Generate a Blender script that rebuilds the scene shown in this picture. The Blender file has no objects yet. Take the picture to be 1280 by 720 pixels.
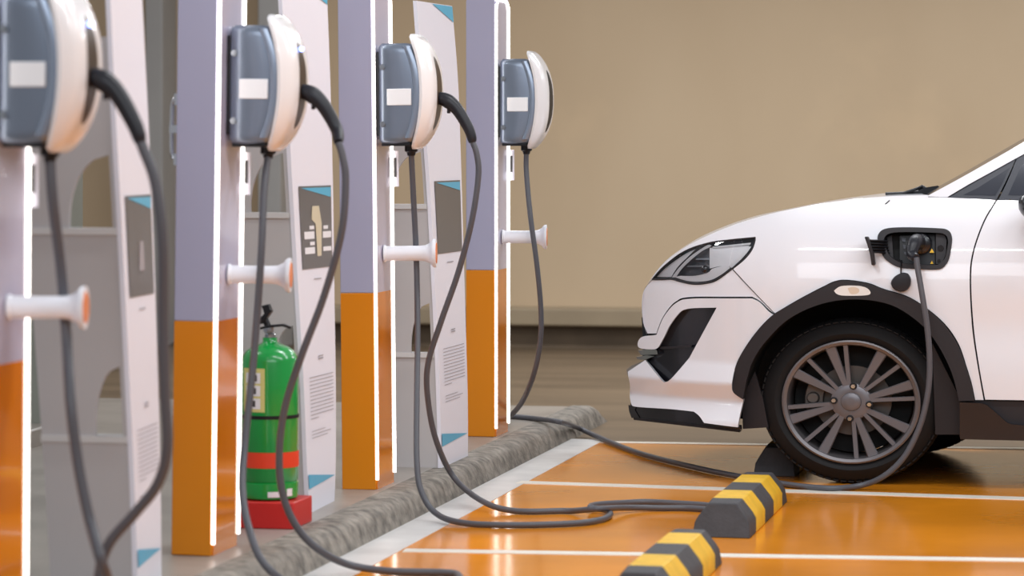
import bpy, bmesh, math, random
from mathutils import Vector, Matrix
from mathutils.geometry import delaunay_2d_cdt
random.seed(7)
C = bpy.context.scene.collection
PI = math.pi

# ------------------------------------------------------------------ camera model (1280x720 photograph)
F = 3800.0; CAMZ = 1.32; HOR = 180.0
TH = math.atan(796.0 / F); SN, CS = math.sin(TH), math.cos(TH)
def ray(px, py):
    k = (px - 640.0) / F
    return Vector((-SN + k * CS, CS + k * SN, (HOR - py) / F))
CAM = Vector((0, 0, CAMZ))
def atY(px, py, Y):
    d = ray(px, py); return CAM + d * (Y / d.y)
def atZ(px, py, Z=0.0):
    d = ray(px, py); return CAM + d * ((Z - CAMZ) / d.z)

# ------------------------------------------------------------------ materials
MATS = {}
def mat(name, col, rough=0.5, metal=0.0, coat=0.0, spec=0.5, noise=0.0, nscale=8.0, bump=0.0, bscale=60.0, emit=None, estr=0.0, col2=None, trans=0.0, stretch=None):
    if name in MATS: return MATS[name]
    m = bpy.data.materials.new(name); m.use_nodes = True
    nt = m.node_tree; b = nt.nodes['Principled BSDF']
    b.inputs['Base Color'].default_value = (*col, 1); b.inputs['Roughness'].default_value = rough
    b.inputs['Metallic'].default_value = metal; b.inputs['Coat Weight'].default_value = coat
    b.inputs['Coat Roughness'].default_value = 0.04; b.inputs['Specular IOR Level'].default_value = spec
    b.inputs['Transmission Weight'].default_value = trans
    if emit:
        b.inputs['Emission Color'].default_value = (*emit, 1); b.inputs['Emission Strength'].default_value = estr
    tc = nt.nodes.new('ShaderNodeTexCoord')
    if noise > 0:
        n = nt.nodes.new('ShaderNodeTexNoise'); n.inputs['Scale'].default_value = nscale; n.inputs['Detail'].default_value = 6
        if stretch:
            mp = nt.nodes.new('ShaderNodeMapping'); mp.inputs['Scale'].default_value = stretch
            nt.links.new(tc.outputs['Object'], mp.inputs['Vector']); nt.links.new(mp.outputs['Vector'], n.inputs['Vector'])
        else: nt.links.new(tc.outputs['Object'], n.inputs['Vector'])
        r = nt.nodes.new('ShaderNodeValToRGB'); r.color_ramp.elements[0].position = 0.3; r.color_ramp.elements[1].position = 0.7
        c2 = col2 or tuple(max(0, c * (1 - noise)) for c in col)
        r.color_ramp.elements[0].color = (*c2, 1); r.color_ramp.elements[1].color = (*col, 1)
        nt.links.new(n.outputs['Fac'], r.inputs['Fac']); nt.links.new(r.outputs['Color'], b.inputs['Base Color'])
    if bump > 0:
        n2 = nt.nodes.new('ShaderNodeTexNoise'); n2.inputs['Scale'].default_value = bscale; n2.inputs['Detail'].default_value = 4
        nt.links.new(tc.outputs['Object'], n2.inputs['Vector'])
        bp = nt.nodes.new('ShaderNodeBump'); bp.inputs['Strength'].default_value = bump; bp.inputs['Distance'].default_value = 0.01
        nt.links.new(n2.outputs['Fac'], bp.inputs['Height']); nt.links.new(bp.outputs['Normal'], b.inputs['Normal'])
    MATS[name] = m
    return m
def S(r, g, b):   # sRGB 0-255 -> linear
    f = lambda c: (c / 255 / 12.92) if c / 255 <= 0.04045 else ((c / 255 + 0.055) / 1.055) ** 2.4
    return (f(r), f(g), f(b))

M_floor = mat('concrete_floor', S(122, 104, 84), 0.42, noise=0.4, nscale=1.5, bump=0.03, bscale=25, spec=0.3, stretch=(0.35, 2.2, 1))
M_island = mat('island_concrete', S(158, 150, 142), 0.35, noise=0.3, nscale=3.0, bump=0.08, bscale=40)
M_kerb = mat('kerb_concrete', S(156, 147, 136), 0.7, noise=0.68, nscale=20.0, bump=0.7, bscale=55)
M_orangefl = mat('orange_floor_paint', S(240, 148, 34), 0.14, noise=0.26, nscale=1.8, bump=0.07, bscale=5, spec=0.45)
M_whitefl = mat('white_floor_paint', S(214, 212, 210), 0.4, noise=0.15, nscale=9)
M_linefl = mat('line_floor_paint', S(235, 228, 216), 0.35, noise=0.1, nscale=12)
M_plinth = mat('dark_plinth', S(112, 94, 74), 0.7, noise=0.4, nscale=2.5)
M_ledge = mat('ledge_plaster', S(160, 142, 116), 0.7, noise=0.15, nscale=3)
M_col = mat('grey_column', S(160, 156, 152), 0.6, noise=0.08, nscale=3)
M_colg = mat('greenish_column', S(140, 142, 132), 0.6, noise=0.12, nscale=4)
M_lav = mat('lavender_paint', S(172, 171, 196), 0.3, coat=0.2)
M_orange = mat('orange_paint', S(226, 134, 0), 0.3, coat=0.2)
M_front_l = mat('lavender_gloss', S(186, 181, 202), 0.16, coat=0.4)
M_front_o = mat('orange_gloss', S(218, 124, 20), 0.1, coat=0.6)
M_led = mat('led_tube', (1, 1, 1), 0.4, emit=(1.0, 0.95, 0.88), estr=3.6)
M_white = mat('white_plastic', S(236, 236, 242), 0.3)
M_label = mat('label_white', S(252, 252, 254), 0.35)
M_board = mat('white_board', S(230, 229, 239), 0.35)
M_side = mat('grey_panel', S(186, 182, 182), 0.45)
M_shelf = mat('panel_edge', S(205, 203, 202), 0.45)
M_pic = mat('dark_print', S(98, 94, 92), 0.35)
M_blue = mat('blue_print', S(82, 172, 206), 0.35)
M_ink = mat('grey_ink', S(160, 155, 160), 0.5)
M_inkd = mat('dark_ink', S(60, 58, 60), 0.5)
M_icon = mat('cream_print', S(206, 196, 168), 0.4)
M_iconw = mat('white_print', S(232, 232, 236), 0.4)
M_bulb = mat('bulb_tint', S(214, 196, 176), 0.3)
M_tip = mat('orange_tip', S(226, 128, 62), 0.4)
M_wbox = mat('steel_blue_plastic', S(126, 136, 152), 0.32, metal=0.6, coat=0.4)
M_wtrim = mat('steel_blue_light', S(140, 152, 170), 0.25, metal=0.4, coat=0.3)
M_cover = mat('cover_white', S(240, 236, 236), 0.22, coat=0.4)
M_black = mat('black_plastic', S(24, 24, 28), 0.42, spec=0.3)
M_recess = mat('recess_black', S(58, 40, 24), 0.35)
M_screw = mat('screw_metal', S(150, 155, 162), 0.3, metal=0.8)
M_bluel = mat('blue_light', (0.3, 0.4, 1), 0.4, emit=(0.25, 0.35, 1.0), estr=6.0)
M_cable = mat('cable_rubber', S(82, 82, 88), 0.45)
M_plug = mat('plug_black', S(34, 34, 40), 0.38, spec=0.35)
M_red = mat('red_paint', S(196, 30, 28), 0.4)
M_redband = mat('red_band', S(226, 62, 28), 0.45)
M_green = mat('green_paint', S(8, 150, 62), 0.25, coat=0.5)
M_cream = mat('cream_label', S(214, 206, 130), 0.5)
M_chrome = mat('chrome', S(215, 215, 220), 0.12, metal=1.0)
M_yel = mat('yellow_rubber', S(232, 182, 30), 0.55, noise=0.18, nscale=18, bump=0.2, bscale=70)
M_blk = mat('black_rubber', S(74, 73, 76), 0.62, noise=0.25, nscale=14, bump=0.2, bscale=70, spec=0.3)
M_paint = mat('white_car_paint', S(226, 226, 232), 0.32, coat=0.7)
M_clad = mat('black_cladding', S(42, 39, 42), 0.55, spec=0.3)
M_gloss = mat('gloss_black', S(20, 20, 26), 0.22, coat=0.1)
M_dark = mat('dark_void', S(9, 9, 9), 0.8)
M_tyre = mat('tyre_rubber', S(27, 26, 27), 0.6, bump=0.05, bscale=60, spec=0.2)
M_rim = mat('gunmetal', S(112, 109, 113), 0.36, metal=0.55)
M_rim2 = mat('gunmetal_barrel', S(112, 108, 110), 0.34, metal=0.6)
M_disc = mat('brake_disc', S(96, 90, 86), 0.5, metal=0.7)
M_glass = mat('tinted_glass', S(48, 51, 61), 0.14)
M_frame = mat('window_frame', S(50, 52, 62), 0.35, spec=0.35)
M_lens = mat('lamp_reflector', S(248, 248, 252), 0.3, metal=0.0, coat=0.4)
M_lampd = mat('lamp_dark', S(84, 87, 95), 0.25)
M_amber = mat('marker_lens', S(236, 232, 228), 0.15, coat=0.6)
def clear_glass():
    m = bpy.data.materials.new('clear_lens'); m.use_nodes = True; nt = m.node_tree
    out = nt.nodes['Material Output']; nt.nodes.remove(nt.nodes['Principled BSDF'])
    t = nt.nodes.new('ShaderNodeBsdfTransparent'); g = nt.nodes.new('ShaderNodeBsdfGlossy'); g.inputs['Roughness'].default_value = 0.03
    fr = nt.nodes.new('ShaderNodeFresnel'); fr.inputs['IOR'].default_value = 1.45
    mx = nt.nodes.new('ShaderNodeMixShader')
    nt.links.new(fr.outputs[0], mx.inputs[0]); nt.links.new(t.outputs[0], mx.inputs[1]); nt.links.new(g.outputs[0], mx.inputs[2])
    nt.links.new(mx.outputs[0], out.inputs['Surface'])
    return m
M_clear = clear_glass()

def wall_mat():
    m = bpy.data.materials.new('stained_wall'); m.use_nodes = True; nt = m.node_tree; b = nt.nodes['Principled BSDF']
    b.inputs['Roughness'].default_value = 0.7
    tc = nt.nodes.new('ShaderNodeTexCoord')
    n = nt.nodes.new('ShaderNodeTexNoise'); n.inputs['Scale'].default_value = 0.5; n.inputs['Detail'].default_value = 5
    mp = nt.nodes.new('ShaderNodeMapping'); mp.inputs['Scale'].default_value = (1, 1, 0.5)
    nt.links.new(tc.outputs['Object'], mp.inputs['Vector']); nt.links.new(mp.outputs['Vector'], n.inputs['Vector'])
    r = nt.nodes.new('ShaderNodeValToRGB')
    r.color_ramp.elements[0].position = 0.3; r.color_ramp.elements[0].color = (*S(184, 158, 126), 1)
    r.color_ramp.elements[1].position = 0.72; r.color_ramp.elements[1].color = (*S(200, 176, 145), 1)
    n2 = nt.nodes.new('ShaderNodeTexNoise'); n2.inputs['Scale'].default_value = 1.1; n2.inputs['Detail'].default_value = 8
    nt.links.new(tc.outputs['Object'], n2.inputs['Vector'])
    r2 = nt.nodes.new('ShaderNodeValToRGB'); r2.color_ramp.elements[0].position = 0.6; r2.color_ramp.elements[0].color = (1, 1, 1, 1)
    r2.color_ramp.elements[1].position = 0.8; r2.color_ramp.elements[1].color = (1.14, 1.13, 1.1, 1)
    mx = nt.nodes.new('ShaderNodeMix'); mx.data_type = 'RGBA'; mx.blend_type = 'MULTIPLY'; mx.inputs['Factor'].default_value = 1
    nt.links.new(n.outputs['Fac'], r.inputs['Fac']); nt.links.new(n2.outputs['Fac'], r2.inputs['Fac'])
    nt.links.new(r.outputs['Color'], mx.inputs['A']); nt.links.new(r2.outputs['Color'], mx.inputs['B'])
    nt.links.new(mx.outputs['Result'], b.inputs['Base Color'])
    return m
M_wall = wall_mat()

# ------------------------------------------------------------------ helpers
def link(o, parent=None):
    C.objects.link(o)
    if parent is not None: o.parent = parent
    return o
def obj(name, bm, m, parent=None, smooth=False, bevel=0.0, bseg=2, angle=40):
    me = bpy.data.meshes.new(name); bm.normal_update(); bm.to_mesh(me); bm.free()
    for mm in (m if isinstance(m, (list, tuple)) else [m]): me.materials.append(mm)
    o = bpy.data.objects.new(name, me); link(o, parent)
    if smooth:
        for p in me.polygons: p.use_smooth = True
        me.set_sharp_from_angle(angle=math.radians(angle))
    if bevel > 0:
        md = o.modifiers.new('Bevel', 'BEVEL'); md.width = bevel; md.segments = bseg; md.limit_method = 'ANGLE'; md.angle_limit = math.radians(35)
        for p in me.polygons: p.use_smooth = True
        me.set_sharp_from_angle(angle=math.radians(50))
    return o
def tag(o, label=None, cat=None, group=None, kind=None):
    if label: o['label'] = label
    if cat: o['category'] = cat
    if group: o['group'] = group
    if kind: o['kind'] = kind
    return o
def thing(name, label, cat, loc=(0, 0, 0), group=None):
    o = bpy.data.objects.new(name, None); C.objects.link(o); o.location = loc; o.empty_display_size = 0.1
    return tag(o, label, cat, group)
def BM(): return bmesh.new()
def box(bm, x0, x1, y0, y1, z0, z1, mi=0):
    v = [bm.verts.new((x, y, z)) for x in (x0, x1) for y in (y0, y1) for z in (z0, z1)]
    for q in ((0, 1, 3, 2), (4, 6, 7, 5), (0, 4, 5, 1), (2, 3, 7, 6), (0, 2, 6, 4), (1, 5, 7, 3)):
        f = bm.faces.new([v[i] for i in q]); f.material_index = mi
    return bm
def ring_loft(bm, rings, cap0=True, cap1=True, closed=True, mi=0):
    R = [[bm.verts.new(p) for p in r] for r in rings]; n = len(R[0])
    for a, b in zip(R, R[1:]):
        for i in range(n if closed else n - 1):
            j = (i + 1) % n
            f = bm.faces.new((a[i], a[j], b[j], b[i])); f.material_index = mi
    if cap0: bm.faces.new(R[0][::-1]).material_index = mi
    if cap1: bm.faces.new(R[-1]).material_index = mi
    return bm
def fixn(bm):
    bmesh.ops.recalc_face_normals(bm, faces=bm.faces[:]); return bm
def frame(d):
    d = d.normalized(); a = Vector((0, 0, 1)) if abs(d.z) < 0.9 else Vector((1, 0, 0))
    u = d.cross(a).normalized(); return u, d.cross(u).normalized()
def cyl(bm, p0, p1, r0, r1=None, n=24, mi=0):
    p0, p1 = Vector(p0), Vector(p1); r1 = r0 if r1 is None else r1
    u, v = frame(p1 - p0)
    rr = [[p + (u * math.cos(2 * PI * i / n) + v * math.sin(2 * PI * i / n)) * r for i in range(n)] for p, r in ((p0, r0), (p1, r1))]
    ring_loft(bm, rr, mi=mi); return bm
def lathe(bm, prof, origin, axis, n=32, caps=True, mi=0, sx=1.0):
    o = Vector(origin); ax = Vector(axis).normalized(); u, v = frame(ax)
    rr = [[o + ax * h + (u * math.cos(2 * PI * i / n) + v * math.sin(2 * PI * i / n)) * r for i in range(n)] for h, r in prof]
    ring_loft(bm, rr, caps, caps, mi=mi); return bm
def cr(pts, n=8, closed=False):
    P = [Vector(p) for p in pts]; out = []; m = len(P)
    for i in range(m if closed else m - 1):
        g = (lambda k: P[k % m]) if closed else (lambda k: P[min(max(k, 0), m - 1)])
        a, b, c, d = g(i - 1), g(i), g(i + 1), g(i + 2)
        for j in range(n):
            t = j / n
            out.append(0.5 * ((2 * b) + (c - a) * t + (2 * a - 5 * b + 4 * c - d) * t * t + (3 * b - a - 3 * c + d) * t ** 3))
    if not closed: out.append(P[-1])
    return out
def tube(bm, path, r, n=12, rf=None):
    P = [Vector(p) for p in path]; u = None; rr = []
    for i, p in enumerate(P):
        d = (P[min(i + 1, len(P) - 1)] - P[max(i - 1, 0)]).normalized()
        if u is None: u = frame(d)[0]
        u = (u - d * u.dot(d)).normalized(); v = d.cross(u)
        R = rf(i / (len(P) - 1)) if rf else r
        rr.append([p + (u * math.cos(2 * PI * k / n) + v * math.sin(2 * PI * k / n)) * R for k in range(n)])
    ring_loft(bm, rr); return bm
def prism(bm, poly, f0, f1):       # poly of 2d points, f0/f1 map to 3d
    return ring_loft(bm, [[f0(p) for p in poly], [f1(p) for p in poly]])
def inpoly(p, poly):
    x, y = p; c = False; j = len(poly) - 1
    for i in range(len(poly)):
        a, b = poly[i], poly[j]
        if (a[1] > y) != (b[1] > y) and x < (b[0] - a[0]) * (y - a[1]) / (b[1] - a[1]) + a[0]: c = not c
        j = i
    return c
def resample(poly, d):
    out = []
    for i in range(len(poly)):
        a, b = Vector(poly[i][:2]), Vector(poly[(i + 1) % len(poly)][:2]); L = (b - a).length
        if L < 1e-5: continue
        n = max(1, int(math.ceil(L / d)))
        for k in range(n): out.append(a + (b - a) * (k / n))
    res = []
    for p in out:
        if not res or (p - res[-1]).length > 4e-4: res.append(p)
    if (res[0] - res[-1]).length < 4e-4: res.pop()
    return res
def sheet(poly, fmap, holes=(), d=0.03, rim=None, bm=None):
    """fill a 2d outline with a fine triangle grid and map it to 3d; rim = 3d vector of a returned edge"""
    bm = bm or BM(); loops = [resample(poly, d)] + [resample(h, d) for h in holes]
    verts = []; edges = []
    for lp in loops:
        s = len(verts); verts += lp; edges += [(s + i, s + (i + 1) % len(lp)) for i in range(len(lp))]
    xs = [p.x for p in loops[0]]; ys = [p.y for p in loops[0]]
    y = min(ys) + d * 0.6; row = 0; allb = verts[:]
    cell = {}
    for p in allb: cell.setdefault((int(p.x // d), int(p.y // d)), []).append(p)
    while y < max(ys):
        x = min(xs) + d * (0.5 if row % 2 else 0.0)
        while x < max(xs):
            q = Vector((x, y))
            if inpoly(q, loops[0]) and not any(inpoly(q, h) for h in loops[1:]):
                cx, cy = int(x // d), int(y // d)
                if all((q - p).length > d * 0.55 for i in (-1, 0, 1) for j in (-1, 0, 1) for p in cell.get((cx + i, cy + j), ())):
                    verts.append(q)
            x += d
        y += d * 0.87; row += 1
    res = delaunay_2d_cdt(verts, edges, [], 1, 1e-5)
    V = [bm.verts.new(fmap(p.x, p.y)) for p in res[0]]
    for f in res[2]:
        if holes:
            c = sum((res[0][i] for i in f), Vector((0, 0))) / len(f)
            if any(inpoly(c, h) for h in loops[1:]): continue
        try: bm.faces.new([V[i] for i in f]).smooth = True
        except ValueError: pass
    if rim is not None:
        rim = Vector(rim)
        for lp in loops:
            A = [bm.verts.new(fmap(p.x, p.y)) for p in lp]; B = [bm.verts.new(a.co + rim) for a in A]
            for i in range(len(lp)):
                j = (i + 1) % len(lp); bm.faces.new((A[i], A[j], B[j], B[i]))
    return bm
def flipto(bm, d):
    d = Vector(d); bm.normal_update()
    s = sum((f.normal.dot(d) * f.calc_area() for f in bm.faces), 0.0)
    if s < 0: bmesh.ops.reverse_faces(bm, faces=bm.faces[:])
    return bm
def raw(name, bm, m, parent=None):
    me = bpy.data.meshes.new(name); bm.to_mesh(me); bm.free(); me.materials.append(m)
    o = bpy.data.objects.new(name, me); return link(o, parent)
def struct(name, bm, m, **k):
    return tag(obj(name, bm, m, **k), kind='structure')

# ------------------------------------------------------------------ setting
KH = 0.09
struct('floor', box(BM(), -16, 14, -3, 19.6, -0.2, 0.0), M_floor)
struct('wall_back', box(BM(), -16, 14, 19.42, 19.7, 0.0, 5.0), M_wall)
struct('baseboard_back', box(BM(), -16, 14, 19.34, 19.42, 0.0, 0.145), M_plinth)
struct('trim_1', box(BM(), -16, 14, 19.22, 19.42, 0.145, 0.262), M_ledge, bevel=0.015)
struct('floor_island', box(BM(), -5.2, -2.66, 2.0, 14.0, -0.02, KH), M_island)
# kerb with a rounded, worn nose
bm = BM(); prof = [(-2.66, -0.02), (-2.66, KH), (-2.585, KH), (-2.565, KH - 0.006), (-2.548, KH - 0.018), (-2.538, KH - 0.035), (-2.52, 0.0), (-2.52, -0.02)]
rings = []
ny = 160
for i in range(ny + 1):
    y = 2.0 + (14.25 - 2.0) * i / ny; jit = [random.uniform(-0.0012, 0.001) for _ in prof]
    end = max(0, (y - 14.05) / 0.2); end = end * end * 0.05
    rings.append([(x + (jit[k] if 2 < k < 6 else 0), y, z + (jit[k] * 0.5 if 2 < k < 6 else 0) - (end if z > 0 else 0)) for k, (x, z) in enumerate(prof)])
ring_loft(bm, rings); fixn(bm)
struct('kerb', bm, M_kerb, smooth=True, angle=60)
# painted floor
def floor_poly(name, pts, z, m):
    b = BM(); prism(b, pts, lambda p: Vector((p[0], p[1], 0.0)), lambda p: Vector((p[0], p[1], z))); fixn(b)
    return struct(name, b, m)
floor_poly('floor_orange_paint', [(-2.385, 2.0), (6, 2.0), (6, 13.27), (-2.385, 13.27)], 0.003, M_orangefl)
floor_poly('floor_white_border', [(-2.525, 2.0), (-2.38, 2.0), (-2.37, 13.33), (-2.525, 13.33)], 0.0045, M_whitefl)
def floor_line(name, a, b, w, ext=4.0):
    A, B = atZ(*a), atZ(*b); d = (B - A).normalized(); B = B + d * ext; n = Vector((-d.y, d.x, 0)) * w / 2
    return floor_poly(name, [tuple((A + n)[:2]), tuple((A - n)[:2]), tuple((B - n)[:2]), tuple((B + n)[:2])], 0.005, M_linefl)
floor_line('floor_bay_line', (744, 553.5), (1280, 562), 0.07)
floor_line('floor_bay_line', (648, 604), (1280, 624.5), 0.09)
floor_line('floor_bay_line', (505, 689.5), (1280, 701.5), 0.075)
# columns behind the chargers
def column(x0p, x1p, Y, m, z0=0.0, dd=0.25):
    a, b = atY(x0p, 100, Y), atY(x1p, 100, Y)
    return struct('column', box(BM(), a.x, b.x, Y, Y + dd, z0, 5.0), m, bevel=0.01)
column(181, 203, 18.9, M_col, dd=0.3); column(322, 351, 18.9, M_col, dd=0.3)
a, b = atY(-60, 100, 11.9), atY(63, 100, 11.9)
struct('column', box(BM(), a.x, b.x, 11.9, 12.3, KH, 5.0), M_colg, bevel=0.01)
struct('column_plinth', box(BM(), a.x - 0.05, b.x + 0.02, 11.6, 12.35, KH - 0.01, KH + 0.075), M_island, bevel=0.01)

# ------------------------------------------------------------------ charging posts
POST = [  # X face, Y centre, tilt about Y
    (-2.705, 6.945, 0.006), (-2.735, 8.825, 0.0125), (-2.687, 10.615, -0.0095), (-2.684, 12.61, 0.0)]
PLAB = ['lavender and orange charging post cut off by the left edge of the photo',
        'lavender and orange charging post with a chrome side handle, beside the green fire extinguisher',
        'lavender and orange charging post third from the left, just before the third information board',
        'lavender and orange charging post farthest back in the row, closest to the white car']
PDEEP, PW, PTOP = 0.127, 0.135, 1.88
def place(o, i):
    X, Y, t = POST[i]; o.location = (X, Y, KH); o.rotation_euler = (0, t, 0)
def make_post(i):
    t = thing('charging_post', PLAB[i], 'charging post', group='charging posts along the kerb'); place(t, i)
    zs = 0.70
    obj('lower_body', box(BM(), -PDEEP, -0.004, -PW, PW, 0, zs), M_orange, t, bevel=0.003)
    b = BM(); top = [(-PDEEP, zs), (-0.004, zs), (-0.004, PTOP - 0.05), (-0.02, PTOP), (-PDEEP + 0.02, PTOP), (-PDEEP, PTOP - 0.05)]
    prism(b, top, lambda p: Vector((p[0], -PW, p[1])), lambda p: Vector((p[0], PW, p[1]))); fixn(b)
    obj('upper_body', b, M_lav, t, bevel=0.003)
    iw = PW - 0.016
    obj('lower_front_panel', box(BM(), -0.0045, 0.0, -iw, iw, 0.0, zs), M_front_o, t)
    obj('upper_front_panel', box(BM(), -0.0045, 0.0, -iw, iw, zs, PTOP - 0.05), M_front_l, t)
    for s in (-1, 1):
        b = BM(); tube(b, cr([(0.001, s * (PW - 0.008), z) for z in (0.035, 0.6, 1.2, PTOP - 0.12)] + [(0.001, s * (PW - 0.014), PTOP - 0.075), (0.001, s * (PW - 0.05), PTOP - 0.045), (0.001, 0, PTOP - 0.04)], 6), 0.0058, 10)
        obj('led_strip', b, M_led, t, smooth=True)
    obj('edge_fin', box(BM(), -0.06, -0.004, PW, PW + 0.014, 0.735, PTOP - 0.03), M_front_l, t, bevel=0.004)
    # cable hook
    hz = 0.836; n = 32; HX = (0.986, 0.165, 0)
    b = BM(); lathe(b, [(0, 0.031), (0.006, 0.031), (0.01, 0.027), (0.13, 0.027), (0.15, 0.029), (0.168, 0.038), (0.174, 0.047), (0.18, 0.052), (0.189, 0.052), (0.189, 0.04)], (0.0, 0, hz), HX, n); fixn(b)
    h = obj('cable_hook', b, M_white, t, smooth=True)
    b = BM(); lathe(b, [(0.187, 0.039), (0.1915, 0.037)], (0, 0, hz), HX, n); fixn(b)
    d = obj('end_disc', b, M_tip, h, smooth=True); d['label'] = 'orange end disc'
    # small serial sticker on the far edge under the charger
    b = BM(); box(b, -0.004, 0.024, PW + 0.001, PW + 0.0025, 1.075, 1.205); st = obj('sticker', b, M_board, t)
    b = BM(); box(b, 0.003, 0.016, PW + 0.0004, PW + 0.001, 1.11, 1.18)
    obj('sticker_print', b, M_inkd, st)
    if i == 1:
        hy = -PW + 0.022; b = BM(); tube(b, cr([(-PDEEP + 0.005, hy, 1.365), (-PDEEP - 0.018, hy, 1.355), (-PDEEP - 0.022, hy, 1.27), (-PDEEP - 0.018, hy, 1.19), (-PDEEP + 0.005, hy, 1.18)], 6), 0.006, 10)
        box(b, -PDEEP - 0.01, -PDEEP + 0.002, hy - 0.014, hy + 0.02, 1.345, 1.38); box(b, -PDEEP - 0.01, -PDEEP + 0.002, hy - 0.014, hy + 0.02, 1.165, 1.2); box(b, -PDEEP - 0.026, -PDEEP + 0.002, hy - 0.01, hy + 0.012, 1.262, 1.285)
        fixn(b); obj('handle', b, M_chrome, t, smooth=True)['label'] = 'chrome pull handle'
    return t
for i in range(4): make_post(i)

# ------------------------------------------------------------------ wallbox chargers
WZ0, WZ1 = 1.23, 1.588
WLAB = ['grey and white wallbox charger at the top left corner, blurred, with a blue status light',
        'grey and white wallbox charger on the post beside the fire extinguisher',
        'grey and white wallbox charger on the third post, with its plug holstered',
        'grey and white wallbox charger on the farthest post, with an empty holster']
def wfront(z):
    t = (z - WZ0) / (WZ1 - WZ0) * 2 - 1
    return 0.170 - 0.042 * abs(t) ** 2.2
def rrect(x0, x1, y0, y1, r, n=5):
    out = []
    for cx, cy, a0 in ((x1 - r, y1 - r, 0), (x0 + r, y1 - r, PI / 2), (x0 + r, y0 + r, PI), (x1 - r, y0 + r, 1.5 * PI)):
        for k in range(n + 1): a = a0 + PI / 2 * k / n; out.append((cx + r * math.cos(a), cy + r * math.sin(a)))
    return out
def CB(tt): return 0.030 * max(0.0, 1 - abs(tt) ** 3.5) ** 0.9 + 0.006
BOXDY = (0.0, 0.05, 0.0, 0.0)
def hsec(x0, x1, y0, y1):
    n = 14; xs = [x0 + (x1 - x0) * k / n for k in range(n + 1)]
    return [(x, y1) for x in xs[::-1]] + [(x, y0) for x in xs]
def make_box(i):
    t = thing('wallbox_charger', WLAB[i], 'ev charger', group='wallbox chargers on the posts'); place(t, i); t.location.y += BOXDY[i]
    obj('mounting_plate', box(BM(), 0.0, 0.014, -0.095, 0.095, WZ0 + 0.03, WZ1 - 0.03), M_black, t, bevel=0.004)
    b = BM(); rings = []; N = 30
    for k in range(N + 1):
        u = k / N; z = WZ0 + (WZ1 - WZ0) * u
        e = min(u, 1 - u) * (WZ1 - WZ0); ins = 0.012 * (1 - min(1, e / 0.02)) ** 2
        xf = wfront(z); rings.append([(x, y * (0.87 + 0.13 * math.sin(PI * min(1, max(0, (x - 0.012) / (xf - 0.012))) ** 0.8) ** 0.6), z) for x, y in hsec(0.012 + ins, xf - ins, -0.112 + ins, 0.112 - ins)])
    ring_loft(b, rings); fixn(b); hs = obj('housing', b, M_wbox, t, smooth=True, angle=60)
    # pale raised rib following the front edge
    for s in (-1, 1):
        b = BM(); rr = []
        for k in range(25):
            z = WZ0 + 0.02 + (WZ1 - WZ0 - 0.03) * k / 24; xf = wfront(z)
            rr.append([(xf - 0.030, s * 0.109, z), (xf - 0.026, s * 0.1145, z), (xf - 0.016, s * 0.1155, z), (xf - 0.004, s * 0.110, z), (xf - 0.004, s * 0.104, z), (xf - 0.03, s * 0.104, z)])
        ring_loft(b, rr); fixn(b); obj('side_rib', b, M_wtrim, hs, smooth=True, angle=60)
    box_ = box(BM(), 0.02, 0.125, -0.1, 0.1, WZ0 - 0.008, WZ0 + 0.004); obj('bottom_plate', box_, M_black, t, bevel=0.003)
    # white shield cover
    b = BM(); rings = []; N = 36; z0, z1 = 1.21, 1.622
    for k in range(N + 1):
        u = k / N; z = z0 + (z1 - z0) * u; tt = 2 * u - 1
        hw = 0.122 * (1 - 0.10 * tt * tt - (0.20 * max(0, -tt) ** 3)) * (max(0.0, 1 - abs(tt) ** 14) ** 0.5 * 0.45 + 0.55)
        xb = 0.166 - 0.046 * abs(tt) ** 2.2; bul = CB(tt)
        row = []
        for j in range(13):
            v = -1 + 2 * j / 12; row.append((xb + 0.010 + bul * (1 - abs(v) ** 5), hw * (v if abs(v) < 1 else v), z))
        for j in range(13):
            v = 1 - 2 * j / 12; row.append((xb, hw * v * 0.985, z))
        rings.append(row)
    ring_loft(b, rings); fixn(b); cv = obj('front_cover', b, M_cover, t, smooth=True, angle=50)
    # holster slit in the cover
    b = BM(); rows = []
    zc, hh = 1.41, 0.132
    for k in range(25):
        u = -1 + 2 * k / 24; z = zc + hh * u; tt = (z - z0) / (z1 - z0) * 2 - 1
        xb = 0.166 - 0.046 * abs(tt) ** 2.2 + 0.010 + CB(tt)
        w = 0.036 * max(0.0, 1 - u * u) ** 0.5 + 0.002
        row = []
        for j in range(9):
            v = -1 + 2 * j / 8; yy = w * v; row.append((xb + 0.0008, yy, z))
        rows.append(row + [(xb - 0.02, w, z), (xb - 0.02, -w, z)])
    ring_loft(b, rows); fixn(b); obj('holster', b, M_recess if i != 3 else M_black, cv, smooth=True, angle=50)
    if i < 2:
        b = BM(); bmesh.ops.create_uvsphere(b, u_segments=12, v_segments=8, radius=0.008, matrix=Matrix.Translation((0.206, 0, 1.520))); obj('status_light', b, M_bluel, cv, smooth=True)['label'] = 'lit blue status light'
    b = BM(); box(b, 0.045, 0.134, -0.1145, -0.109, 1.367, 1.426); obj('label_plate', b, M_label, hs, bevel=0.002)
    for zz in (1.30, 1.504):
        b = BM(); cyl(b, (0.028, -0.108, zz), (0.028, -0.1135, zz), 0.011, 0.0095, 16); cyl(b, (0.028, -0.1135, zz), (0.028, -0.1155, zz), 0.006, 0.006, 10); fixn(b); obj('screw', b, M_screw, hs, smooth=True)
    b = BM(); lathe(b, [(0, 0.02), (0.008, 0.02), (0.01, 0.024), (0.03, 0.024), (0.034, 0.017), (0.046, 0.014)], (0.105, 0, WZ0 + 0.003), (0, 0, -1), 12); fixn(b)
    obj('cable_gland', b, M_black, t, smooth=True)
    return t
for i in range(4): make_box(i)
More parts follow.
